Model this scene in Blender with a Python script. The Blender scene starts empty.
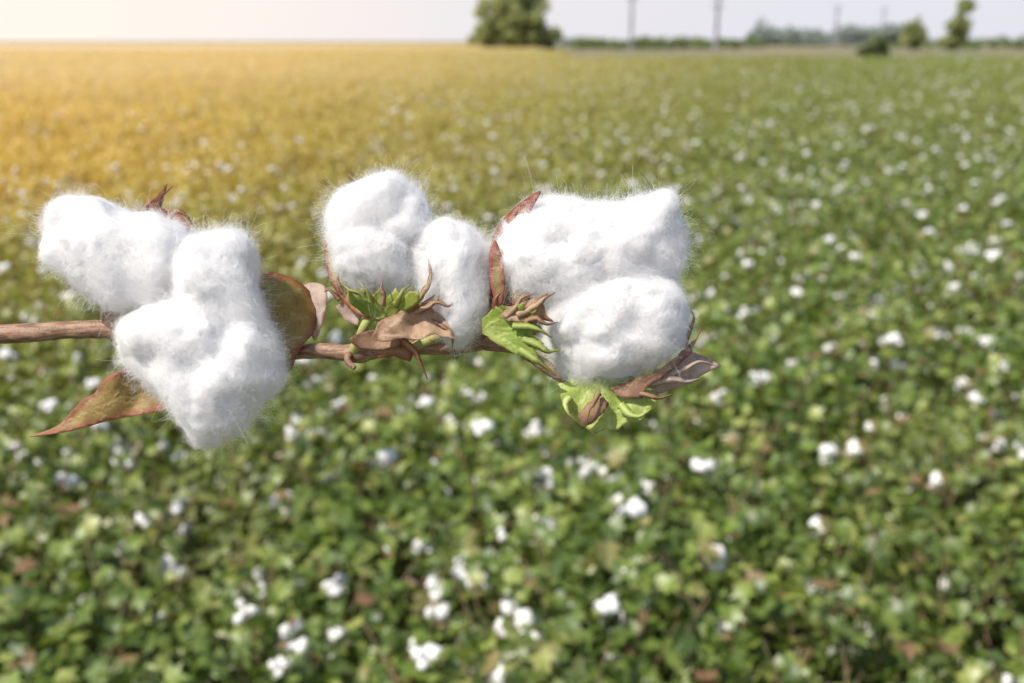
import bpy, bmesh, math, random
import numpy as np
from mathutils import Vector, Matrix, noise
from mathutils.geometry import delaunay_2d_cdt
random.seed(7); rng=np.random.default_rng(7)
sc=bpy.context.scene
sc.view_settings.view_transform='Standard'; sc.view_settings.look='None'; sc.view_settings.exposure=0
COL=sc.collection

# ------------------------------------------------------------------ helpers
def link(o,parent=None):
    COL.objects.link(o)
    if parent: o.parent=parent
    return o
def new_mat(name):
    m=bpy.data.materials.new(name); m.use_nodes=True
    nt=m.node_tree; nt.nodes.clear()
    out=nt.nodes.new('ShaderNodeOutputMaterial')
    return m,nt,out
def N(nt,t,**k):
    n=nt.nodes.new(t)
    for a,b in k.items(): setattr(n,a,b)
    return n
def mixc(nt,fac,a,b,blend='MIX'):
    n=N(nt,'ShaderNodeMix',data_type='RGBA',blend_type=blend)
    for i,v in ((0,fac),(6,a),(7,b)):
        if isinstance(v,bpy.types.NodeSocket): nt.links.new(v,n.inputs[i])
        elif i==0: n.inputs[0].default_value=v
        else: n.inputs[i].default_value=(*v,1)
    return n.outputs[2]
def math_(nt,op,a,b=None,clamp=False):
    n=N(nt,'ShaderNodeMath',operation=op,use_clamp=clamp)
    for i,v in ((0,a),(1,b)):
        if v is None: continue
        if isinstance(v,bpy.types.NodeSocket): nt.links.new(v,n.inputs[i])
        else: n.inputs[i].default_value=v
    return n.outputs[0]
def maprange(nt,v,a,b,c=0,d=1):
    n=N(nt,'ShaderNodeMapRange'); nt.links.new(v,n.inputs[0])
    for i,x in enumerate((a,b,c,d)): n.inputs[i+1].default_value=x
    n.interpolation_type='SMOOTHSTEP'
    return n.outputs[0]
def noise_(nt,vec,scale,detail=3,rough=.55):
    n=N(nt,'ShaderNodeTexNoise'); n.inputs['Scale'].default_value=scale
    n.inputs['Detail'].default_value=detail; n.inputs['Roughness'].default_value=rough
    if vec is not None: nt.links.new(vec,n.inputs['Vector'])
    return n.outputs['Fac']
def catmull(pts,n=6,closed=False):
    P=[np.array(p,float) for p in pts]; out=[]
    m=len(P); rngi=range(m) if closed else range(m-1)
    for i in rngi:
        if closed: a,b,c,d=P[i-1],P[i],P[(i+1)%m],P[(i+2)%m]
        else: a,b,c,d=P[max(i-1,0)],P[i],P[i+1],P[min(i+2,m-1)]
        for k in range(n):
            t=k/n
            out.append(.5*((2*b)+(-a+c)*t+(2*a-5*b+4*c-d)*t*t+(-a+3*b-3*c+d)*t**3))
    if not closed: out.append(P[-1])
    return out

# ------------------------------------------------------------------ camera
PITCH=math.radians(16.8); CAMZ=2.0; F=35.0; DIST=0.39
cam=bpy.data.cameras.new('camera'); co=bpy.data.objects.new('camera',cam); link(co)
co.location=(0,0,CAMZ); co.rotation_euler=(math.pi/2-PITCH,0,0)
cam.lens=F; cam.sensor_width=36; cam.clip_start=.02; cam.clip_end=9000
cam.dof.use_dof=True; cam.dof.focus_distance=DIST-.012; cam.dof.aperture_fstop=9.0
sc.camera=co
U=DIST/(F/36*1024)

# ------------------------------------------------------------------ world + sun
sd=Vector((-.52,-.34,.84)).normalized()
elev=math.asin(sd.z); az=math.atan2(sd.x,sd.y)
w=bpy.data.worlds.new('World'); sc.world=w; w.use_nodes=True
nt=w.node_tree; nt.nodes.clear()
sky=N(nt,'ShaderNodeTexSky',sky_type='NISHITA'); sky.sun_disc=False
sky.sun_elevation=elev; sky.sun_rotation=az; sky.dust_density=1.5; sky.air_density=1.0; sky.ozone_density=1.0
tc=N(nt,'ShaderNodeTexCoord')
sx=N(nt,'ShaderNodeSeparateXYZ'); nt.links.new(tc.outputs['Generated'],sx.inputs[0])
hz=maprange(nt,sx.outputs[2],0.0,.36,1,0)          # pale summer haze near the horizon
dp=N(nt,'ShaderNodeVectorMath',operation='DOT_PRODUCT'); nt.links.new(tc.outputs['Generated'],dp.inputs[0])
dp.inputs[1].default_value=Vector((-.5,.86,.05)).normalized()
g=math_(nt,'POWER',math_(nt,'MAXIMUM',dp.outputs['Value'],0.0),9.0)
hazec=mixc(nt,g,(6.0,6.0,6.6),(8.4,7.4,6.6))
add=mixc(nt,math_(nt,'MULTIPLY',hz,.95),sky.outputs[0],hazec)
bg=N(nt,'ShaderNodeBackground'); bg.inputs[1].default_value=.135
nt.links.new(add,bg.inputs[0]); wo=N(nt,'ShaderNodeOutputWorld'); nt.links.new(bg.outputs[0],wo.inputs[0])
sl=bpy.data.lights.new('sun','SUN'); sl.energy=5.0; sl.angle=math.radians(.5); sl.color=(1,.94,.84)
so=bpy.data.objects.new('sun',sl); link(so); so.rotation_euler=sd.to_track_quat('Z','Y').to_euler(); so.location=(0,0,20)

# ------------------------------------------------------------------ materials
def leaf_bsdf(nt,out,col,trans=.35,rough=.5,gloss=.06,normal=None):
    d=N(nt,'ShaderNodeBsdfDiffuse'); t=N(nt,'ShaderNodeBsdfTranslucent'); g=N(nt,'ShaderNodeBsdfGlossy')
    g.inputs['Roughness'].default_value=rough
    nt.links.new(col,d.inputs[0])
    tcol=mixc(nt,1.0,col,(1.35,1.3,.6),'MULTIPLY'); nt.links.new(tcol,t.inputs[0])
    m=N(nt,'ShaderNodeMixShader'); m.inputs[0].default_value=trans
    nt.links.new(d.outputs[0],m.inputs[1]); nt.links.new(t.outputs[0],m.inputs[2])
    m2=N(nt,'ShaderNodeMixShader'); m2.inputs[0].default_value=gloss
    nt.links.new(m.outputs[0],m2.inputs[1]); nt.links.new(g.outputs[0],m2.inputs[2])
    if normal is not None:
        for x in (d,t,g): nt.links.new(normal,x.inputs['Normal'])
    nt.links.new(m2.outputs[0],out.inputs[0])

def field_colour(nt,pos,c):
    """large-scale tint: sun glow and haze painted golden towards far left, lighter olive further away"""
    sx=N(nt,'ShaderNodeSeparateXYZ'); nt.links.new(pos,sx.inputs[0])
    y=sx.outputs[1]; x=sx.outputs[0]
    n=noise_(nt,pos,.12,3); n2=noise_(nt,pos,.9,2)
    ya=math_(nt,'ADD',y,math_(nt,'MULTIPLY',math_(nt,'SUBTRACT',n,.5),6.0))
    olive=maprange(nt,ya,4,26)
    c=mixc(nt,math_(nt,'MULTIPLY',olive,.6),c,(.36,.38,.10))  # olive crop tone, lightened with distance in place of haze
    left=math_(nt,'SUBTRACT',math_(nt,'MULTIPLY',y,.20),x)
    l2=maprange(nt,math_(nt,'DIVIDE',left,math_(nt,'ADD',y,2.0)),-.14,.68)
    warm_glow=math_(nt,'MULTIPLY',l2,maprange(nt,ya,1.8,12))
    c=mixc(nt,math_(nt,'MULTIPLY',warm_glow,.93),c,(.86,.61,.15))  # warm sun glow put into the crop colour
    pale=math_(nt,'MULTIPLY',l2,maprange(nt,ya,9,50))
    c=mixc(nt,math_(nt,'MULTIPLY',pale,.88),c,(.93,.73,.42))  # paler far left: glowing haze painted into the colour
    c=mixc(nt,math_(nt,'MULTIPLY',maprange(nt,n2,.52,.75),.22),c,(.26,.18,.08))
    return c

def make_field_leaf():
    m,nt,out=new_mat('cotton_leaf')
    at=N(nt,'ShaderNodeAttribute',attribute_name='rnd')
    geo=N(nt,'ShaderNodeNewGeometry'); pos=geo.outputs['Position']
    oi=N(nt,'ShaderNodeObjectInfo')
    r=at.outputs['Fac']
    cr=N(nt,'ShaderNodeValToRGB'); nt.links.new(r,cr.inputs[0])
    e=cr.color_ramp.elements; e[0].position=0; e[0].color=(.065,.12,.022,1); e[1].position=1; e[1].color=(.33,.16,.09,1)
    for p,c in ((.35,(.16,.245,.04)),(.68,(.30,.40,.07)),(.87,(.48,.52,.14)),(.94,(.36,.28,.12))):
        q=e.new(p); q.color=(*c,1)
    c=mixc(nt,math_(nt,'MULTIPLY',oi.outputs['Random'],.3),cr.outputs[0],(.18,.26,.045))
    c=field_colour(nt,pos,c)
    nn=noise_(nt,pos,30,2)
    c=mixc(nt,math_(nt,'MULTIPLY',nn,.25),c,(.03,.04,.01),'MIX')
    leaf_bsdf(nt,out,c,.35,.45,.06)
    return m
M_LEAF=make_field_leaf()

def simple(name,col,col2=None,scale=20,rough=.9,bump=0):
    m,nt,out=new_mat(name); b=N(nt,'ShaderNodeBsdfPrincipled'); b.inputs['Roughness'].default_value=rough
    tc=N(nt,'ShaderNodeTexCoord')
    n=noise_(nt,tc.outputs['Object'],scale,4)
    c=mixc(nt,maprange(nt,n,.35,.65),col,col2 or tuple(x*.7 for x in col)); nt.links.new(c,b.inputs['Base Color'])
    if bump:
        bp=N(nt,'ShaderNodeBump'); bp.inputs['Strength'].default_value=bump; bp.inputs['Distance'].default_value=.0006
        nt.links.new(noise_(nt,tc.outputs['Object'],scale*3,4),bp.inputs['Height']); nt.links.new(bp.outputs[0],b.inputs['Normal'])
    nt.links.new(b.outputs[0],out.inputs[0]); return m
M_STEMF=simple('field_stem',(.20,.12,.07),(.14,.13,.06),20)
M_BOLLF=simple('field_cotton_fluff',(.92,.91,.89),(.84,.82,.80),60,.95)
M_BRACTF=simple('field_dry_bract',(.30,.19,.10),(.20,.19,.08),40)

# ------------------------------------------------------------------ ground
def sheet(name,x0,x1,y0,y1,z,mat,nx=2,ny=2,amp=0,parent=None):
    bm=bmesh.new(); V=[]
    for j in range(ny+1):
        for i in range(nx+1):
            x=x0+(x1-x0)*i/nx; y=y0+(y1-y0)*j/ny
            V.append(bm.verts.new((x,y,z+(amp*noise.noise(Vector((x*.7,y*.7,0))) if amp else 0))))
    for j in range(ny):
        for i in range(nx):
            a=j*(nx+1)+i; bm.faces.new((V[a],V[a+1],V[a+nx+2],V[a+nx+1]))
    me=bpy.data.meshes.new(name); bm.to_mesh(me); bm.free(); me.materials.append(mat)
    return link(bpy.data.objects.new(name,me),parent)
m,nt,out=new_mat('soil')
geo=N(nt,'ShaderNodeNewGeometry'); pos=geo.outputs['Position']
sx=N(nt,'ShaderNodeSeparateXYZ'); nt.links.new(pos,sx.inputs[0])
c=mixc(nt,noise_(nt,pos,3,5),(.07,.05,.03),(.15,.11,.065))
c2=mixc(nt,maprange(nt,noise_(nt,pos,.03,5),.35,.65),(.26,.20,.12),(.16,.17,.07))
c=mixc(nt,maprange(nt,sx.outputs[1],75,100),c,c2)
b=N(nt,'ShaderNodeBsdfPrincipled'); b.inputs['Roughness'].default_value=1; nt.links.new(c,b.inputs['Base Color']); nt.links.new(b.outputs[0],out.inputs[0])
sheet('ground',-4000,4000,-200,6000,0,m,40,40)

# ------------------------------------------------------------------ field plants
def add_tube(bm,pts,rad,seg=8,mi=0,cap=True):
    rings=[]; n=len(pts); up=Vector((.3,.2,1)).normalized()
    for i,p in enumerate(pts):
        p=Vector(p); a=Vector(pts[max(i-1,0)]); b_=Vector(pts[min(i+1,n-1)])
        t=(b_-a).normalized(); s=t.cross(up)
        if s.length<1e-3: s=t.cross(Vector((1,0,0)))
        s.normalize(); q=s.cross(t)
        rings.append([bm.verts.new(p+(s*math.cos(6.2832*k/seg)+q*math.sin(6.2832*k/seg))*rad[i]) for k in range(seg)])
    for i in range(n-1):
        for k in range(seg):
            f=bm.faces.new((rings[i][k],rings[i][(k+1)%seg],rings[i+1][(k+1)%seg],rings[i+1][k])); f.material_index=mi; f.smooth=True
    if cap:
        for r in (rings[0],rings[-1]):
            f=bm.faces.new(r); f.material_index=mi
LEAF=[(0,0),(.30,-.10),(.55,.18),(.38,.38),(.62,.72),(.25,.62),(0,1.05),(-.25,.62),(-.62,.72),(-.38,.38),(-.55,.18),(-.30,-.10)]
def add_leaf(bm,lay,p,nrm,size,rnd,mi=0,fold=.3):
    n=nrm.normalized(); a=random.uniform(0,6.283)
    s=n.cross(Vector((math.cos(a),math.sin(a),.1))).normalized(); t=n.cross(s)
    cen=bm.verts.new(p+t*size*.35)
    vs=[]
    for (x,y) in LEAF:
        x*=random.uniform(.85,1.15)
        z=abs(x)*fold - .3*(y-.35)**2
        vs.append(bm.verts.new(p+s*x*size+t*y*size+n*z*size))
    for i in range(len(vs)):
        f=bm.faces.new((cen,vs[i],vs[(i+1)%len(vs)])); f.material_index=mi; f[lay]=rnd
def add_fluff(bm,lay,p,r):
    for k in range(random.choice((3,4,4,5))):
        o=Vector((random.gauss(0,.6),random.gauss(0,.6),random.gauss(0,.4)))*r
        s=r*random.uniform(.45,.8)
        res=bmesh.ops.create_icosphere(bm,subdivisions=2,radius=s)
        sd_=random.random()*50
        for v in res['verts']:
            nn=noise.noise(v.co/s*1.6+Vector((sd_,0,0)))
            v.co=v.co*(1+.45*nn)*1.0; v.co+=p+o
        for f in {f for v in res['verts'] for f in v.link_faces}: f.material_index=1; f.smooth=True
    for k in range(5):
        a=k*1.2566+random.random()
        d=Vector((math.cos(a),math.sin(a),-.3)); q=Vector((-math.sin(a),math.cos(a),0))
        b0=p-Vector((0,0,r*.9))
        f=bm.faces.new([bm.verts.new(b0+q*r*.5),bm.verts.new(b0+d*r*1.7+Vector((0,0,r*.5))),bm.verts.new(b0-q*r*.5)]); f.material_index=3
def make_plant(name,nleaf,nboll,R=.34,H=.68,ls=(.030,.060)):
    bm=bmesh.new(); lay=bm.faces.layers.float.new('rnd')
    for k in range(8):
        a=k*.8+random.random(); r=R*random.uniform(.4,.95); h=H*random.uniform(.75,1.14)
        pts=[(0,0,0),(math.cos(a)*r*.3,math.sin(a)*r*.3,h*.45),(math.cos(a)*r,math.sin(a)*r,h*.97)]
        add_tube(bm,pts,(.007,.005,.002),5,2)
    for k in range(nleaf):
        a=random.uniform(0,6.283); rr=R*math.sqrt(random.random())*1.12
        top=H*(1-.45*(rr/R)**2)
        z=top*(1-abs(random.gauss(0,.23)))+random.uniform(-.03,.12)
        z=max(.06,z)
        n=Vector((math.cos(a)*rr/R*.6+random.gauss(0,.6),math.sin(a)*rr/R*.6+random.gauss(0,.6),1))
        rn=random.random()**1.1*.86 if random.random()<.91 else random.uniform(.86,1)
        add_leaf(bm,lay,Vector((math.cos(a)*rr,math.sin(a)*rr,z)),n,random.uniform(*ls),rn)
    for k in range(nboll):
        a=random.uniform(0,6.283); rr=R*math.sqrt(random.random())*1.05
        top=H*(1-.45*(rr/R)**2)
        z=top+random.uniform(-.09,.09)
        add_fluff(bm,lay,Vector((math.cos(a)*rr,math.sin(a)*rr,z)),random.uniform(.015,.031))
    me=bpy.data.meshes.new(name); bm.to_mesh(me); bm.free()
    for mm in (M_LEAF,M_BOLLF,M_STEMF,M_BRACTF): me.materials.append(mm)
    return bpy.data.objects.new(name,me)
pc=bpy.data.collections.new('cotton_plant_variants')
for i,(nl,nb) in enumerate(((270,0),(260,1),(280,2),(260,4),(240,6),(230,9))):
    pc.objects.link(make_plant('plant_variant_%d'%i,nl,nb))
pts=[];scl=[];rot=[];idx=[]
def ring(d0,d1,sp,s):
    y=d0
    while y<d1:
        half=y*.68+3.0
        x=-half
        while x<half:
            px=x+random.uniform(-.4,.4)*sp; py=y+random.uniform(-.4,.4)*sp
            hz=noise.noise(Vector((px*.5,py*.5,3)))
            if not (py>92 and px>py*.05):
                pts.append((px,py,0)); k=random.uniform(.85,1.2)
                scl.append((s*k,s*k,(1+.2*hz)*random.uniform(.84,1.15)))
                rot.append(random.uniform(0,6.283))
                dn=noise.noise(Vector((px*.35+9,py*.35,0)))
                v=random.random()+dn*.9+(.14 if px>-.06*py else -.05)+ (.24 if 4.5<py<16 else .22 if py<=4.5 else -.02)
                if px<-.15*py and py>9: v-=.25
                idx.append(0 if v<.24 else 1 if v<.45 else 2 if v<.66 else 3 if v<.86 else 4 if v<1.08 else 5)
            x+=sp
        y+=sp
ring(-1.2,16,.36,1.0); ring(16,45,.55,1.25); ring(45,150,1.15,2.4)
me=bpy.data.meshes.new('cotton_field'); me.from_pydata(pts,[],[])
A=me.attributes.new('scl','FLOAT_VECTOR','POINT'); A.data.foreach_set('vector',np.array(scl,dtype=np.float32).ravel())
A=me.attributes.new('rotz','FLOAT','POINT'); A.data.foreach_set('value',np.array(rot,dtype=np.float32))
A=me.attributes.new('idx','INT','POINT'); A.data.foreach_set('value',np.array(idx,dtype=np.int32))
field=link(bpy.data.objects.new('cotton_field',me))
ng=bpy.data.node_groups.new('plant_scatter','GeometryNodeTree')
ng.interface.new_socket('Geometry',in_out='INPUT',socket_type='NodeSocketGeometry')
ng.interface.new_socket('Geometry',in_out='OUTPUT',socket_type='NodeSocketGeometry')
gi=ng.nodes.new('NodeGroupInput'); go=ng.nodes.new('NodeGroupOutput')
ip=ng.nodes.new('GeometryNodeInstanceOnPoints'); ci=ng.nodes.new('GeometryNodeCollectionInfo')
ci.inputs['Collection'].default_value=pc; ci.inputs['Separate Children'].default_value=True; ci.inputs['Reset Children'].default_value=True
def na(name,t):
    n=ng.nodes.new('GeometryNodeInputNamedAttribute'); n.data_type=t; n.inputs['Name'].default_value=name; return n.outputs['Attribute']
cx=ng.nodes.new('ShaderNodeCombineXYZ'); ng.links.new(na('rotz','FLOAT'),cx.inputs[2])
ng.links.new(gi.outputs[0],ip.inputs['Points']); ng.links.new(ci.outputs[0],ip.inputs['Instance'])
ip.inputs['Pick Instance'].default_value=True
ng.links.new(na('idx','INT'),ip.inputs['Instance Index'])
e2r=ng.nodes.new('FunctionNodeEulerToRotation'); ng.links.new(cx.outputs[0],e2r.inputs[0]); ng.links.new(e2r.outputs[0],ip.inputs['Rotation'])
ng.links.new(na('scl','FLOAT_VECTOR'),ip.inputs['Scale']); ng.links.new(ip.outputs[0],go.inputs[0])
md=field.modifiers.new('scatter','NODES'); md.node_group=ng
# far canopy (left part of the field carries on to the horizon; the right part ends in a dry strip)
m,nt,out=new_mat('far_canopy'); geo=N(nt,'ShaderNodeNewGeometry'); pos=geo.outputs['Position']
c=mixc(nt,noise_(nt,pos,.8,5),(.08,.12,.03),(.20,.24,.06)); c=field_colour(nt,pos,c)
c=mixc(nt,1.0,c,(.66,.62,.64),'MULTIPLY')  # darkened in place of the leaf self-shadow this sheet lacks
b=N(nt,'ShaderNodeBsdfDiffuse'); nt.links.new(c,b.inputs[0]); nt.links.new(b.outputs[0],out.inputs[0])
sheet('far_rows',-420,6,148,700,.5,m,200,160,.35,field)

# ------------------------------------------------------------------ trees
def tree_mat(name,c1,c2):
    m,nt,out=new_mat(name); at=N(nt,'ShaderNodeAttribute',attribute_name='rnd')
    c=mixc(nt,at.outputs['Fac'],c1,c2); leaf_bsdf(nt,out,c,.35,.6,.03); return m
M_T1=tree_mat('tree_foliage',(.21,.26,.10),(.46,.48,.20))
M_T2=tree_mat('shrub_foliage',(.11,.15,.06),(.24,.29,.11))
M_T3=tree_mat('hazy_foliage',(.26,.31,.31),(.38,.42,.42))  # pale blue-grey: distance haze put into the foliage colour
M_T4=tree_mat('windbreak_foliage',(.14,.20,.08),(.28,.34,.14))
M_TR=simple('bark',(.16,.13,.10),None,3)
def crown(bm,lay,c,rad,n,size,clumps=26,mi=0):
    cs=[]
    for k in range(clumps):
        d=Vector((random.gauss(0,1),random.gauss(0,1),random.gauss(0,1))).normalized()
        r=random.uniform(.3,.9)
        cs.append((Vector((d.x*rad[0]*r,d.y*rad[1]*r,d.z*rad[2]*r)),random.uniform(.22,.42),random.random()))
    for k in range(n):
        cc,s,tone=random.choice(cs)
        d=Vector((random.gauss(0,1),random.gauss(0,1),random.gauss(0,1))).normalized()*random.uniform(.4,1)
        p=c+cc+Vector((d.x*rad[0]*s,d.y*rad[1]*s,d.z*rad[2]*s))
        p.z=max(p.z,.1)
        nn=(d+Vector((0,0,.5))+Vector((random.gauss(0,.4),random.gauss(0,.4),random.gauss(0,.4)))).normalized()
        a=nn.orthogonal().normalized(); b_=nn.cross(a); sz=size*random.uniform(.6,1.3)
        f=bm.faces.new([bm.verts.new(p+a*sz),bm.verts.new(p+b_*sz*.6),bm.verts.new(p-a*sz),bm.verts.new(p-b_*sz*.6)])
        f[lay]=min(1,max(0,tone*.6+random.random()*.4)); f.material_index=mi
def tree(name,x,y,h,wd,mat,subs,n=5000,size=.22):
    bm=bmesh.new(); lay=bm.faces.layers.float.new('rnd')
    add_tube(bm,[(0,0,0),(wd*.02,0,h*.4),(0,0,h*.8)],(h*.03,h*.022,h*.008),8,1)
    for k in range(7):
        a=k*.9+random.random(); z=h*random.uniform(.12,.5)
        add_tube(bm,[(0,0,z),(math.cos(a)*wd*.2,math.sin(a)*wd*.2,z+h*.12),(math.cos(a)*wd*.36,math.sin(a)*wd*.36,z+h*.2)],(h*.013,h*.009,h*.003),6,1)
    tot=sum(s[2]*s[3] for s in subs)
    for (sx_,sz_,rw,rh) in subs:
        crown(bm,lay,Vector((sx_*wd,random.uniform(-.1,.1)*wd,sz_*h)),(rw*wd,rw*wd,rh*h),int(n*rw*rh/tot),size,18)
    me=bpy.data.meshes.new(name); bm.to_mesh(me); bm.free(); me.materials.append(mat); me.materials.append(M_TR)
    o=link(bpy.data.objects.new(name,me)); o.location=(x,y,0); return o
def wx(px,d): return (px-512)/1050*d
tree('broadleaf_tree',wx(514,250),250,16.5,22,M_T1,[(-.32,.20,.20,.24),(-.15,.24,.24,.28),(.12,.22,.24,.28),(.0,.42,.32,.36),(.32,.20,.20,.24),(-.20,.52,.24,.28),(.20,.54,.24,.28),(-.08,.74,.22,.2),(.12,.76,.2,.2)],28000,.42)
tree('shrub',wx(880,100),100,3.0,3.4,M_T2,[(-.2,.34,.32,.36),(.2,.36,.32,.36),(0,.62,.30,.30)],4500,.13)
tree('broadleaf_tree',wx(915,230),230,7.8,7,M_T1,[(-.15,.34,.36,.36),(.15,.4,.36,.38),(0,.7,.26,.26)],6500,.28)
tree('poplar_tree',wx(961,230),230,11.5,8,M_T1,[(0,.26,.42,.28),(-.05,.5,.44,.30),(.06,.76,.32,.22)],9000,.28)
bm=bmesh.new(); lay=bm.faces.layers.float.new('rnd')
for k in range(120):
    px=random.uniform(755,905) if k<70 else random.uniform(540,1400)
    d=random.uniform(420,520); h=random.uniform(5,10.5) if k<70 else random.uniform(2.2,4.2)
    crown(bm,lay,Vector((wx(px,d),d,h*.5)),(random.uniform(3,8) if k<70 else random.uniform(9,22),5,h*.52),300,.7,8)
for k in range(110):
    px=random.uniform(575,770) if k<70 else random.uniform(890,1100); d=random.uniform(250,290); h=random.uniform(1.8,3.4)
    crown(bm,lay,Vector((wx(px,d),d,h*.5)),(random.uniform(2,4),2,h*.55),150,.4,6,1)
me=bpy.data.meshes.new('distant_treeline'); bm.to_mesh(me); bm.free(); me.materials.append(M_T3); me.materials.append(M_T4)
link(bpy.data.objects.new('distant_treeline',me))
M_POLE=simple('weathered_pole_wood',(.24,.23,.25),None,4)
def pole(px,d,h,r):
    bm=bmesh.new(); add_tube(bm,[(0,0,0),(0,0,h*.5),(0,0,h)],(r,r*.9,r*.8),10)
    for z,wd in ((h-.6,1.5),(h-2.4,1.2)):
        add_tube(bm,[(-wd,.0,z),(wd,0,z)],(.12,.12),6)
        for s in (-1,-.5,.5,1): add_tube(bm,[(s*wd*.9,0,z+.1),(s*wd*.9,0,z+.45)],(.09,.06),6)
    me=bpy.data.meshes.new('utility_pole'); bm.to_mesh(me); bm.free(); me.materials.append(M_POLE)
    o=link(bpy.data.objects.new('utility_pole',me)); o.location=(wx(px,d),d,0)
pole(632,210,12.5,.34); pole(718,210,10.8,.40); pole(838,400,15,.40); pole(885,460,16,.40)

# ================================================================== HERO BRANCH
fwd=Vector((0,math.cos(PITCH),-math.sin(PITCH)))
root=bpy.data.objects.new('cotton_branch',None); link(root); root.empty_display_size=.05
root.location=Vector((0,0,CAMZ))+fwd*DIST; root.rotation_euler=co.rotation_euler
def L(x,y,z=0): return Vector(((x-512)*U,(341.5-y)*U,z*U))

# --- cotton material
m,nt,out=new_mat('cotton_core')
tc=N(nt,'ShaderNodeTexCoord'); n=noise_(nt,tc.outputs['Object'],70,5)
c=mixc(nt,n,(.94,.935,.925),(.96,.955,.95))
d=N(nt,'ShaderNodeBsdfDiffuse'); t=N(nt,'ShaderNodeBsdfTranslucent'); mx=N(nt,'ShaderNodeMixShader'); mx.inputs[0].default_value=.25
for q in (d,t): nt.links.new(c,q.inputs[0])
nt.links.new(d.outputs[0],mx.inputs[1]); nt.links.new(t.outputs[0],mx.inputs[2]); nt.links.new(mx.outputs[0],out.inputs[0]); M_CORE=m
m,nt,out=new_mat('cotton_fibre')
d=N(nt,'ShaderNodeBsdfDiffuse'); t=N(nt,'ShaderNodeBsdfTranslucent'); mx=N(nt,'ShaderNodeMixShader'); mx.inputs[0].default_value=.5
for q in (d,t): q.inputs[0].default_value=(.985,.98,.975,1)
nt.links.new(d.outputs[0],mx.inputs[1]); nt.links.new(t.outputs[0],mx.inputs[2]); nt.links.new(mx.outputs[0],out.inputs[0]); M_FIB=m

def in_poly(q,pts):
    ins=False; j=len(pts)-1
    for i in range(len(pts)):
        if (pts[i][1]>q[1])!=(pts[j][1]>q[1]) and q[0]<(pts[j][0]-pts[i][0])*(q[1]-pts[i][1])/(pts[j][1]-pts[i][1]+1e-12)+pts[i][0]: ins=not ins
        j=i
    return ins
def segd(p,a,b_):
    ap=(p[0]-a[0],p[1]-a[1]); ab=(b_[0]-a[0],b_[1]-a[1]); l=ab[0]**2+ab[1]**2+1e-9
    t=max(0,min(1,(ap[0]*ab[0]+ap[1]*ab[1])/l)); return math.hypot(ap[0]-t*ab[0],ap[1]-t*ab[1])

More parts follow.
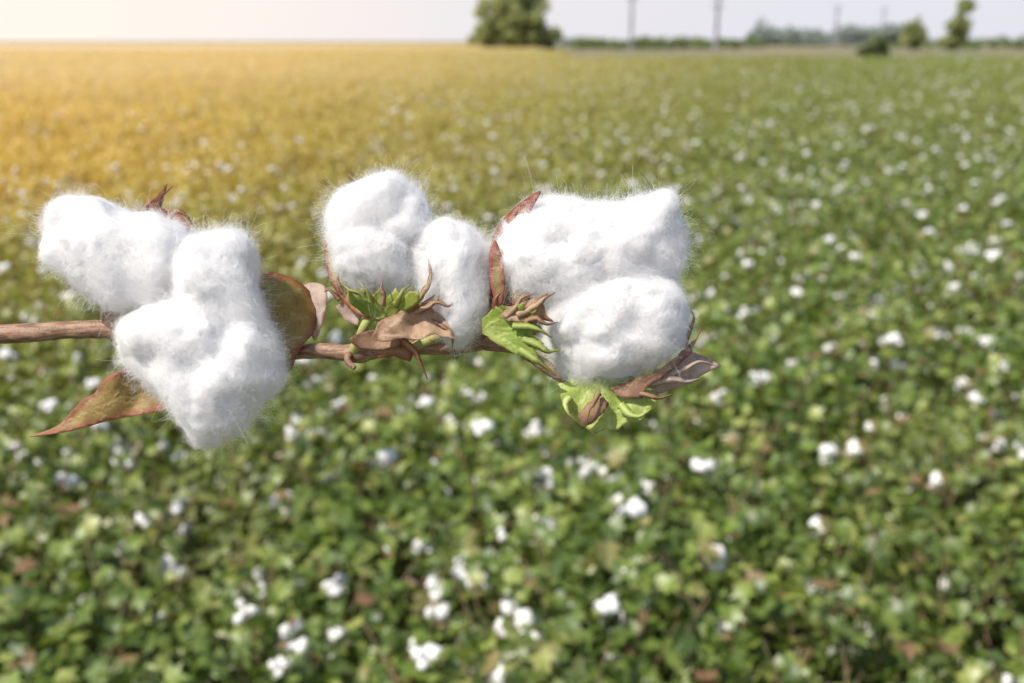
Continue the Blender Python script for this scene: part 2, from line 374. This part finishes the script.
def cotton(name,lobes,nf,seed,flow,sm=10):
    """lobes: (outline, z centre, half depth) - each lobe is an inflated lock of lint"""
    bm=bmesh.new()
    for (outl,zc,zm) in lobes:
        k=1-zc/1000-.012
        ox=sum(p[0] for p in outl)/len(outl); oy=sum(p[1] for p in outl)/len(outl)
        ox2=512+(ox-512)*(1-(zc+8)/1000); oy2=341.5+(oy-341.5)*(1-(zc+8)/1000)
        pts=[(ox2+(p[0]-ox)*k*.965,oy2+(p[1]-oy)*k*.965) for p in catmull(outl,4,True)]
        n=len(pts); vs=[Vector(p) for p in pts]
        xs=[p[0] for p in pts]; ys=[p[1] for p in pts]
        y=min(ys)
        while y<max(ys):
            x=min(xs)
            while x<max(xs):
                q=(x,y)
                if in_poly(q,pts):
                    dd=min(segd(q,pts[i],pts[(i+1)%n]) for i in range(n))
                    if dd>1.5: vs.append(Vector(q))
                x+=4
            y+=4
        r=delaunay_2d_cdt(vs,[(i,(i+1)%n) for i in range(n)],[],1,1e-4)
        D=[min(segd(q,pts[i],pts[(i+1)%n]) for i in range(n)) for q in r[0]]
        mxd=max(D)
        fr=[];bk=[]
        for q,dd in zip(r[0],D):
            h=zm*math.sqrt(max(0,1-(1-min(dd/mxd,1))**2))
            a=bm.verts.new((q[0],-q[1],zc+h)); fr.append(a)
            bk.append(a if dd<.05 else bm.verts.new((q[0],-q[1],zc-h)))
        for f in r[2]:
            bm.faces.new([fr[i] for i in f])
            try: bm.faces.new([bk[i] for i in reversed(f)])
            except ValueError: pass
    bmesh.ops.recalc_face_normals(bm,faces=bm.faces)
    me=bpy.data.meshes.new('tmp'); bm.to_mesh(me); bm.free()
    o=bpy.data.objects.new('tmp',me); COL.objects.link(o)
    r=o.modifiers.new('r','REMESH'); r.mode='VOXEL'; r.voxel_size=2.2
    s=o.modifiers.new('s','SMOOTH'); s.iterations=sm; s.factor=.5
    d=bpy.context.evaluated_depsgraph_get(); ev=o.evaluated_get(d)
    me2=bpy.data.meshes.new_from_object(ev); bpy.data.objects.remove(o)
    n=len(me2.vertices)
    co_=np.empty(n*3); me2.vertices.foreach_get('co',co_); co_=co_.reshape(-1,3)
    nr=np.array([v.normal[:] for v in me2.vertices])
    dsp=np.empty(n)
    ca,sa=math.cos(flow),math.sin(flow)
    for i in range(n):
        p=Vector(co_[i]); p2=Vector((p.x*ca+p.y*sa,(-p.x*sa+p.y*ca)*1.8,p.z*1.5))
        q=p2+10*Vector((noise.noise(p/26),noise.noise(p/26+Vector((9,0,0))),noise.noise(p/26+Vector((0,9,0)))))
        a=noise.noise(p/38+Vector((seed,0,0)))
        b_=noise.noise(q/28+Vector((0,seed,0)))
        c_=noise.noise(q/12+Vector((0,0,seed)))
        d_=noise.noise(p/5+Vector((0,0,seed)))
        dsp[i]=.5+8*a+4.6*b_+1.5*c_+.5*d_
    co_=co_+nr*dsp[:,None]
    P=co_.copy(); P[:,0]=(co_[:,0]-512)*U; P[:,1]=(341.5+co_[:,1])*U; P[:,2]=co_[:,2]*U
    me2.vertices.foreach_set('co',P.ravel()); me2.update()
    me2.materials.clear(); me2.materials.append(M_CORE)
    for f in me2.polygons: f.use_smooth=True
    me2.name=name; link(bpy.data.objects.new(name,me2),root)
    # fibres
    me2.calc_loop_triangles()
    T=np.array([t.vertices[:] for t in me2.loop_triangles]); V=P/U
    Nn=np.array([v.normal[:] for v in me2.vertices])
    a,b_,c_=V[T[:,0]],V[T[:,1]],V[T[:,2]]
    ar=np.linalg.norm(np.cross(b_-a,c_-a),axis=1); pr=ar/ar.sum()
    ti=rng.choice(len(T),nf,p=pr); u=rng.random(nf); v=rng.random(nf); k=u+v>1; u[k]=1-u[k]; v[k]=1-v[k]
    p0=a[ti]+(b_[ti]-a[ti])*u[:,None]+(c_[ti]-a[ti])*v[:,None]
    nn=Nn[T[ti,0]]; nn/=np.linalg.norm(nn,axis=1)[:,None]+1e-9
    Fv=np.zeros((nf,3))
    for j in range(10):
        kk=rng.normal(0,1/20,3); am=rng.normal(0,1,3); Fv+=np.sin(p0@kk+rng.random()*6.28)[:,None]*am
    cl=np.zeros(nf)
    for j in range(8):
        kk=rng.normal(0,1/9,3); cl+=np.sin(p0@kk+rng.random()*6.28)
    cl=np.clip(.5+cl/5,0,1)
    Fv+=rng.normal(0,1.0,(nf,3))*(0.6+cl)[:,None]
    t=np.cross(nn,Fv); t/=np.linalg.norm(t,axis=1)[:,None]+1e-9; bb=np.cross(nn,t)
    Ln=rng.uniform(9,28,nf); lift=(rng.exponential(1.5,nf)+.1)*(.4+1.6*cl)
    wisp=rng.random(nf)<.12; lift[wisp]+=rng.exponential(3.2,wisp.sum())*(.2+1.8*cl[wisp])
    stray=rng.random(nf)<.004; lift[stray]+=rng.uniform(4,14,stray.sum()); Ln[stray]*=1.6
    K=10; S=np.linspace(0,1,K); out_=np.empty((nf,K,3))
    w1=rng.uniform(2,8,nf); ph=rng.random(nf)*6.28; am=rng.uniform(.5,3.8,nf); w2=rng.uniform(3,10,nf); am2=rng.uniform(0,1.0,nf)
    am2[wisp]+=1.4
    arch=rng.random(nf)<.7
    for i,s in enumerate(S):
        h=np.where(arch,lift*math.sin(math.pi*s)*1.1,lift*s**1.3)-.8*(1-s)
        out_[:,i]=p0+t*((s-.35)*Ln)[:,None]*(.8)+nn*(h+am2*np.sin(w2*s+ph)*s)[:,None]+bb*(am*(np.sin(w1*s+ph)-np.sin(ph)))[:,None]
        out_[:,i]-=nn*(((s-.35)*Ln*.8)**2/110)[:,None]
    hc=bpy.data.hair_curves.new(name+'_fibres'); hc.add_curves([K]*nf)
    hc.position_data.foreach_set('vector',(out_*U).astype(np.float32).ravel())
    ra=hc.attributes.get('radius') or hc.attributes.new('radius','FLOAT','POINT')
    rr=np.tile(np.linspace(1,.4,K),(nf,1))*rng.uniform(.035,.08,nf)[:,None]*U
    ra.data.foreach_set('value',rr.astype(np.float32).ravel())
    hc.materials.append(M_FIB)
    link(bpy.data.objects.new(name+'_fibres',hc),root)
cotton('boll_fluff_a',[
 ([(46,262),(44,230),(52,204),(74,195),(106,204),(135,212),(168,216),(192,232),(204,262),(198,298),(150,312),(122,312),(97,304),(76,288)],22,42),
 ([(180,250),(188,234),(212,230),(238,232),(251,250),(256,275),(262,300),(274,330),(280,362),(270,392),(240,398),(200,345),(168,306),(170,272)],28,44),
 ([(116,343),(120,316),(150,302),(190,290),(225,310),(258,340),(281,376),(270,392),(254,404),(242,428),(206,450),(186,440),(166,405),(142,378),(123,362)],42,42)],80000,3.1,-.9,12)
cotton('boll_fluff_b',[
 ([(330,240),(328,214),(345,190),(368,175),(392,173),(412,185),(426,208),(422,230),(404,252),(368,250),(343,250)],6,34),
 ([(335,236),(360,222),(387,228),(405,250),(411,274),(398,289),(368,292),(346,285),(335,260)],22,28)],30000,5.7,.3,8)
cotton('boll_fluff_c',[
 ([(407,246),(420,226),(446,218),(470,229),(484,250),(489,285),(487,318),(472,340),(455,345),(438,330),(428,308),(412,288)],10,34)],28000,12.3,1.3)
cotton('boll_fluff_d',[
 ([(496,264),(501,230),(520,209),(552,200),(592,205),(620,230),(618,280),(590,306),(548,310),(514,298)],12,52),
 ([(566,224),(590,204),(620,206),(646,200),(668,190),(676,206),(684,236),(682,264),(662,288),(626,300),(584,292),(562,262)],6,50),
 ([(540,318),(552,292),(600,270),(650,266),(678,280),(689,305),(688,336),(670,359),(644,374),(600,384),(566,374),(548,352),(538,334)],16,56)],98000,33.4,.15,9)

# --- tissue materials (leaf / bract)
def tissue(name,c1,c2,ce,cv,scale=55,trans=.35,edge=(.0,9.)):
    m,nt,out=new_mat(name); tc=N(nt,'ShaderNodeTexCoord'); o=tc.outputs['Object']
    n=noise_(nt,o,scale,4); n2=noise_(nt,o,scale*16,4,.7); n3=noise_(nt,o,scale*5,3,.6)
    c=mixc(nt,maprange(nt,n,.35,.66),c1,c2)
    c=mixc(nt,math_(nt,'MULTIPLY',maprange(nt,n3,.5,.7),.45),c,tuple(x*.6 for x in c2))
    ed=N(nt,'ShaderNodeAttribute',attribute_name='edge'); ve=N(nt,'ShaderNodeAttribute',attribute_name='vein')
    ef=maprange(nt,math_(nt,'ADD',ed.outputs['Fac'],math_(nt,'MULTIPLY',math_(nt,'SUBTRACT',n3,.5),9.0)),edge[0],edge[1],1,0)
    c=mixc(nt,ef,c,ce)
    c=mixc(nt,math_(nt,'MULTIPLY',ve.outputs['Fac'],.6),c,cv)
    c=mixc(nt,math_(nt,'MULTIPLY',maprange(nt,n2,.56,.70),.4),c,(.05,.025,.015))
    bp=N(nt,'ShaderNodeBump'); bp.inputs['Strength'].default_value=.5; bp.inputs['Distance'].default_value=.0005
    hh=math_(nt,'ADD',n2,math_(nt,'MULTIPLY',ve.outputs['Fac'],1.2)); nt.links.new(hh,bp.inputs['Height'])
    leaf_bsdf(nt,out,c,trans,.5,.03,bp.outputs[0]); return m
T_BROWN=tissue('dry_leaf',(.34,.18,.07),(.44,.32,.10),(.36,.13,.07),(.56,.42,.22))
T_OLIVE=tissue('olive_leaf',(.38,.38,.08),(.44,.29,.09),(.38,.13,.06),(.58,.50,.20))
T_GREEN=tissue('green_bract',(.27,.40,.06),(.42,.48,.10),(.42,.29,.11),(.60,.64,.24),edge=(-4,3))
T_LIME=tissue('pale_green_bract',(.42,.56,.12),(.54,.62,.17),(.46,.34,.14),(.72,.76,.36),trans=.3,edge=(-4,2))
T_RED=tissue('red_bract',(.40,.16,.10),(.38,.30,.11),(.32,.08,.06),(.52,.32,.18))
T_REDG=tissue('red_green_bract',(.38,.44,.11),(.44,.32,.13),(.40,.12,.08),(.54,.52,.22),edge=(0,8))
T_TAN=tissue('dry_bract',(.56,.40,.26),(.42,.26,.15),(.28,.12,.07),(.66,.51,.35),edge=(-3,4))
T_DARK=tissue('dark_dry_bract',(.34,.18,.11),(.46,.29,.18),(.20,.09,.055),(.54,.37,.23),edge=(-3,4))
T_PINK=tissue('pale_bract',(.70,.58,.52),(.58,.44,.38),(.46,.27,.20),(.74,.64,.56),edge=(-3,4))

def blade(name,outl,mat,z0=0,gx=0,gy=0,cup=0,axis=None,wave=3,smooth=True,veins=(),step=3.0,curl=0):
    if smooth: pts=[(p[0],p[1]) for p in catmull(outl,4,True)]
    else:
        pts=[]
        for i in range(len(outl)):
            a,b_=outl[i],outl[(i+1)%len(outl)]
            for k in range(3):
                t=k/3; j=0 if k==0 else 1
                pts.append((a[0]+(b_[0]-a[0])*t+random.gauss(0,.5)*j,a[1]+(b_[1]-a[1])*t+random.gauss(0,.5)*j))
    n=len(pts)
    xs=[p[0] for p in pts]; ys=[p[1] for p in pts]; cxm=sum(xs)/n; cym=sum(ys)/n
    vs=[Vector(p) for p in pts]; y=min(ys)
    while y<max(ys):
        x=min(xs)
        while x<max(xs):
            q=(x+random.uniform(-.6,.6),y+random.uniform(-.6,.6))
            if in_poly(q,pts) and min(segd(q,pts[i],pts[(i+1)%n]) for i in range(n))>1.2: vs.append(Vector(q))
            x+=step
        y+=step
    r=delaunay_2d_cdt(vs,[(i,(i+1)%n) for i in range(n)],[],1,1e-4)
    V=[]; E=[]; VE=[]; vl=[]
    for v in veins:
        for i in range(len(v)-1): vl.append((v[i],v[i+1]))
    sd_=random.random()*100; kf=1-z0/1000
    for q in r[0]:
        x,y=q
        ed=min(segd(q,pts[i],pts[(i+1)%n]) for i in range(n))
        dv=min([segd(q,a,b_) for a,b_ in vl],default=99)
        da=segd(q,axis[0],axis[1]) if axis else math.hypot(x-cxm,y-cym)
        z=z0+gx*(x-cxm)+gy*(y-cym)+cup*da*da/30+wave*noise.noise(Vector((x/14,y/14,sd_)))+curl*noise.noise(Vector((x/35,y/35,sd_+9)))
        z-=math.exp(-(dv/2.5)**2)*1.0
        V.append(L(512+(x-512)*kf,341.5+(y-341.5)*kf,z)); E.append(ed); VE.append(math.exp(-(dv/1.3)**2))
    me=bpy.data.meshes.new(name); me.from_pydata(V,[],[list(f) for f in r[2]])
    A=me.attributes.new('edge','FLOAT','POINT'); A.data.foreach_set('value',E)
    A=me.attributes.new('vein','FLOAT','POINT'); A.data.foreach_set('value',VE)
    for f in me.polygons: f.use_smooth=True
    me.materials.append(mat); o=link(bpy.data.objects.new(name,me),root)
    so_=o.modifiers.new('thick','SOLIDIFY'); so_.thickness=.5*U; so_.offset=0
    return o
def tooth(name,P,mat,w0=4.0):
    """narrow curled bract tooth: folded tapering ribbon along a 3-D path (x,y,z)"""
    C=catmull(P,6); n=len(C); V=[];Fc=[];E=[];VE=[]
    tw=random.uniform(-1.2,1.2); ph=random.uniform(-.5,.5)
    for i,c in enumerate(C):
        a=C[max(i-1,0)]; b_=C[min(i+1,n-1)]
        t=Vector((b_[0]-a[0],-(b_[1]-a[1]),b_[2]-a[2])).normalized()
        s=t.cross(Vector((0,0,1))).normalized(); q=s.cross(t)
        an=ph+tw*i/n; s2=s*math.cos(an)+q*math.sin(an); q2=t.cross(s2)
        wd=w0*.9*(1-(i/(n-1)))**.85+.12; kf=1-c[2]/1000
        base=L(512+(c[0]-512)*kf,341.5+(c[1]-341.5)*kf,c[2])
        for j,(o,l) in enumerate(((-1,.5),(0,0),(1,.3))):
            jt=1+random.uniform(-.18,.18) if j!=1 else 1
            V.append(base+(s2*o*wd*jt+q2*l*wd)*U); E.append(0 if j!=1 else wd); VE.append(1 if j==1 else 0)
    for i in range(n-1):
        for j in range(2):
            k=i*3+j; Fc.append((k,k+1,k+4,k+3))
    me=bpy.data.meshes.new(name); me.from_pydata(V,[],Fc)
    A=me.attributes.new('edge','FLOAT','POINT'); A.data.foreach_set('value',[e*1.5 for e in E])
    A=me.attributes.new('vein','FLOAT','POINT'); A.data.foreach_set('value',VE)
    for f in me.polygons: f.use_smooth=True
    me.materials.append(mat); o=link(bpy.data.objects.new(name,me),root)
    so_=o.modifiers.new('thick','SOLIDIFY'); so_.thickness=.4*U; so_.offset=0

# --- stem
M_STEM,nt,out=new_mat('stem_bark')
b=N(nt,'ShaderNodeBsdfPrincipled'); b.inputs['Roughness'].default_value=.6
tc=N(nt,'ShaderNodeTexCoord'); mp=N(nt,'ShaderNodeMapping'); mp.inputs['Scale'].default_value=(.25,1,1); nt.links.new(tc.outputs['Object'],mp.inputs[0])
n1=noise_(nt,mp.outputs[0],600,4,.65); n2=noise_(nt,tc.outputs['Object'],90,3)
c=mixc(nt,maprange(nt,n1,.35,.65),(.18,.095,.055),(.42,.27,.17)); c=mixc(nt,math_(nt,'MULTIPLY',maprange(nt,n2,.5,.7),.6),c,(.28,.11,.08))
c=mixc(nt,maprange(nt,noise_(nt,tc.outputs['Object'],1500,2),.64,.7),c,(.04,.02,.015))
nt.links.new(c,b.inputs['Base Color'])
bp=N(nt,'ShaderNodeBump'); bp.inputs['Strength'].default_value=.7; bp.inputs['Distance'].default_value=.0006
nt.links.new(n1,bp.inputs['Height']); nt.links.new(bp.outputs[0],b.inputs['Normal']); nt.links.new(b.outputs[0],out.inputs[0])
M_GSTEM=simple('green_stalk',(.36,.44,.12),(.44,.36,.14),120,.55,.4)
def stem(name,P,mat,seg=14,n=10,knob=()):
    C=catmull(P,n); pts=[];rad=[]
    for q in C:
        r=q[3]*(1+.09*noise.noise(Vector((q[0]/9,q[1]/9,0))))
        for (kx,kw,ka) in knob: r*=1+ka*math.exp(-((q[0]-kx)/kw)**2)
        pts.append(L(q[0],q[1],q[2])); rad.append(max(r,.2)*U)
    bm=bmesh.new(); add_tube(bm,pts,rad,seg)
    me=bpy.data.meshes.new(name); bm.to_mesh(me); bm.free(); me.materials.append(mat); return link(bpy.data.objects.new(name,me),root)
stem('main_stem',[(-700,4900,900,16),(-800,3000,500,15),(-760,1500,160,13),(-560,520,10,12),(-250,345,-10,11),(0,334,-12,10),(60,330,-14,9),(110,330,-16,9.4),(200,340,-22,9),(280,351,-16,8.2),(320,351,-12,8),(355,353,-8,8.6),(400,347,-8,8),(450,347,-10,8),(490,340,-10,8),(520,328,-14,7.5),(550,330,-25,7)],M_STEM,16,16,((358,9,.30),(112,8,.2),(492,9,.25)))
stem('boll_stalk',[(352,354,-6,6.5),(360,340,8,5),(370,322,18,5),(384,300,10,8)],M_GSTEM)
stem('boll_stalk_2',[(400,352,-4,4.5),(430,340,0,5),(452,330,-6,6)],M_GSTEM)
stem('boll_stalk_3',[(485,345,-8,6),(520,350,-10,6),(560,375,-10,7),(600,385,-5,10)],M_STEM)
stem('side_twig',[(352,350,-2,4.5),(348,360,4,3.5),(356,368,8,2.5)],M_STEM)
stem('broken_petiole',[(112,329,-10,5),(106,316,0,4),(118,306,5,3)],M_STEM)

# --- boll 1 foliage
blade('top_bract',[(150,214),(152,202),(162,194),(172,186),(165,200),(162,208),(172,212),(184,217),(196,229),(190,238),(170,236),(154,228)],T_BROWN,10,cup=.5,smooth=False)
tooth('top_bract_tooth',[(140,214,5),(150,203,12),(160,198,14),(173,186,10)],T_DARK,4)
tooth('top_bract_tooth2',[(165,222,20),(176,212,24),(186,216,22),(196,230,14)],T_BROWN,4)
blade('leaf_right',[(254,277),(272,272),(292,279),(306,292),(314,310),(313,332),(303,346),(292,370),(276,378),(264,372),(262,340),(261,308)],T_OLIVE,-4,gx=-.15,gy=.35,cup=-.25,axis=((262,282),(296,360)),veins=[((258,278),(280,310),(292,368)),((280,310),(306,318)),((272,296),(296,290)),((286,335),(305,340)),((280,320),(264,340))],curl=14)
blade('pale_leaf',[(298,288),(312,282),(326,289),(326,312),(318,340),(311,330),(307,308)],T_PINK,-22,gx=.2,gy=.3,veins=[((304,286),(316,310),(317,338))])
blade('leaf_lower',[(32,436),(58,426),(72,412),(84,400),(97,392),(106,378),(128,368),(150,368),(178,392),(176,406),(144,414),(112,420),(76,430),(52,434)],T_BROWN,0,gy=.35,cup=.25,axis=((34,435),(170,390)),veins=[((33,436),(80,417),(120,400),(170,388)),((80,417),(100,392)),((110,405),(128,378)),((120,402),(140,410)),((95,411),(108,417))],curl=16)
blade('leaf_scrap',[(250,396),(268,380),(288,372),(285,386),(270,397)],T_OLIVE,-6,smooth=False)
blade('node_bract',[(100,322),(108,314),(122,308),(134,312),(128,322),(112,330)],T_TAN,8,smooth=False)
# --- boll 2 bracts
blade('bract_outer',[(347,195),(333,203),(324,222),(322,248),(326,272),(336,292),(354,312),(374,318),(366,296),(350,272),(340,245),(336,218)],T_REDG,14,gx=.4,cup=-.2,axis=((336,205),(360,310)),smooth=True,veins=[((344,198),(329,235),(336,275),(362,312))])
blade('bract_green',[(350,290),(357,298),(363,288),(371,299),(380,288),(386,300),(397,288),(403,298),(412,292),(422,294),(420,304),(400,316),(378,322),(362,314),(350,302)],T_GREEN,38,gy=-.5,cup=.35,axis=((376,322),(378,280)),smooth=False,veins=[((378,320),(362,284)),((380,320),(380,286)),((382,320),(399,282))])
for i,(P,mt,w_) in enumerate((
 ([(366,302,40),(360,294,44),(349,290,46),(341,283,40)],T_GREEN,4),
 ([(372,304,42),(368,294,50),(363,287,52),(359,280,48)],T_GREEN,4),
 ([(382,306,42),(384,296,52),(381,288,54),(383,280,50)],T_TAN,3.5),
 ([(394,308,42),(400,298,52),(404,290,52),(411,286,46)],T_GREEN,4.5),
 ([(406,310,40),(420,296,46),(430,278,46),(428,256,38)],T_REDG,5.5),
 ([(414,312,40),(430,306,46),(438,298,44),(438,288,40)],T_TAN,3.5),
 ([(430,322,36),(442,326,42),(452,336,40),(452,348,34)],T_DARK,3.5),
 ([(400,340,26),(414,350,30),(420,362,28),(428,380,22)],T_BROWN,5),
 ([(350,300,14),(340,288,18),(338,276,20),(344,268,22)],T_REDG,3.5),
 ([(340,300,8),(330,290,10),(324,292,8)],T_BROWN,3),
 ([(424,306,42),(438,302,48),(448,306,48),(456,300,42)],T_DARK,3),
 )): tooth('bract_tooth_%d'%i,P,mt,w_)
blade('bract_tan',[(378,322),(398,312),(410,300),(420,304),(436,294),(432,308),(442,316),(446,322),(456,340),(436,334),(420,340),(404,338),(388,342),(372,340)],T_TAN,38,gy=.3,cup=.5,axis=((380,334),(446,316)),smooth=False,wave=8,veins=[((380,334),(440,300)),((380,336),(452,340)),((384,332),(420,304))])
blade('bract_hanging',[(366,348),(384,342),(404,344),(414,354),(410,362),(394,356),(378,358)],T_BROWN,18,smooth=False,veins=[((370,350),(404,352))])
blade('bract_pale',[(336,306),(346,300),(362,314),(358,326),(344,320)],T_PINK,4,smooth=False)
blade('bract_brown_low',[(352,338),(372,330),(392,332),(402,344),(380,350),(360,348)],T_DARK,20,cup=.5)
blade('bract_between',[(478,262),(488,250),(494,280),(498,310),(505,335),(482,345),(456,348),(470,335),(484,322),(488,298)],T_RED,-6,smooth=False)
# --- boll 3 bracts
blade('bract_red',[(540,193),(518,205),(500,222),(490,244),(488,270),(492,296),(508,306),(530,300),(520,262),(522,232),(532,210)],T_RED,34,gx=.5,cup=-.15,axis=((535,198),(505,300)),veins=[((537,196),(504,235),(502,300)),((520,215),(495,250))])
tooth('bract_red_tip',[(508,224,34),(518,209,36),(530,202,32),(540,192,26)],T_RED,5)
blade('bract_red_green',[(492,292),(489,262),(495,240),(503,262),(505,290),(500,306)],T_REDG,42,smooth=True)
blade('bract_green_front',[(482,318),(496,306),(508,314),(517,306),(524,302),(524,316),(536,310),(534,322),(542,330),(532,334),(544,344),(534,348),(538,360),(522,358),(508,350),(494,342),(482,334)],T_GREEN,60,gx=.35,cup=.3,axis=((485,326),(550,360)),smooth=False,veins=[((486,326),(524,304)),((486,328),(546,330)),((486,330),(544,344)),((486,332),(536,358))])
for i,(P,mt,w_) in enumerate((
 ([(522,340,64),(538,346,70),(548,352,70),(561,349,62)],T_GREEN,6),
 ([(520,348,62),(534,358,68),(542,364,66),(556,376,58)],T_GREEN,6),
 ([(512,326,66),(528,326,74),(540,330,76),(552,338,70)],T_GREEN,5),
 ([(506,318,64),(516,308,70),(522,298,70),(534,294,66)],T_TAN,4.5),
 ([(516,314,68),(534,306,76),(544,298,76),(556,292,70)],T_TAN,5.5),
 ([(524,322,70),(536,318,78),(546,324,78),(558,322,70)],T_DARK,4),
 ([(496,308,56),(496,298,62),(502,292,62)],T_RED,4),
 )): tooth('front_tooth_%d'%i,P,mt,w_)
blade('bract_curl',[(500,314),(516,304),(532,299),(548,293),(543,304),(546,314),(554,322),(538,320),(530,330),(522,322),(508,322)],T_TAN,70,gx=.3,cup=-.4,axis=((505,315),(554,296)),smooth=False,wave=6,veins=[((504,316),(548,298)),((520,314),(552,322))])
blade('bract_green_under',[(558,384),(574,378),(600,376),(632,376),(656,390),(658,402),(648,410),(641,420),(628,421),(618,430),(606,429),(594,434),(583,427),(574,421),(566,410),(561,398)],T_LIME,46,gy=.15,cup=-.2,axis=((560,386),(640,410)),smooth=False,wave=5,veins=[((600,378),(610,430)),((600,378),(645,412)),((600,378),(572,416)),((605,405),(630,418)),((603,400),(590,428))],curl=8)
tooth('under_tooth_a',[(570,396,48),(564,404,54),(568,414,56),(578,422,52)],T_LIME,5)
tooth('under_tooth_b',[(620,404,52),(630,414,58),(640,416,58),(652,408,52)],T_LIME,5)
blade('bract_under_tip',[(582,430),(578,416),(588,403),(604,397),(610,404),(602,414),(592,424)],T_TAN,62,smooth=False,cup=-.8)
blade('bract_side_pale',[(632,386),(654,374),(678,366),(692,352),(704,356),(722,366),(704,374),(690,384),(668,390),(648,396)],T_PINK,24,gy=.3,cup=-.3,axis=((640,388),(716,366)),smooth=False,veins=[((640,388),(716,367)),((650,384),(694,358))])
blade('bract_side_dark',[(610,388),(630,380),(658,370),(680,356),(692,344),(694,352),(680,364),(662,378),(646,388),(642,398),(630,398),(618,396)],T_DARK,50,gy=.2,cup=-.3,axis=((615,392),(696,340)),smooth=False,wave=5,veins=[((616,392),(660,372),(700,335))])
for i,(P,mt,w_) in enumerate((
 ([(676,362,38),(688,348,42),(696,338,40),(702,324,32)],T_DARK,4.5),
 ([(650,384,42),(672,380,48),(688,382,46),(700,378,40)],T_PINK,5),
 ([(640,392,52),(652,396,56),(660,398,54),(672,394,48)],T_DARK,4),
 ([(664,376,40),(684,370,46),(700,362,44),(718,367,36)],T_PINK,4),
 ([(600,392,60),(594,404,68),(590,412,68),(586,428,60)],T_TAN,4.5),
 ([(684,346,30),(690,330,30),(694,318,26),(690,308,24)],T_BROWN,3),
 )): tooth('side_tooth_%d'%i,P,mt,w_)
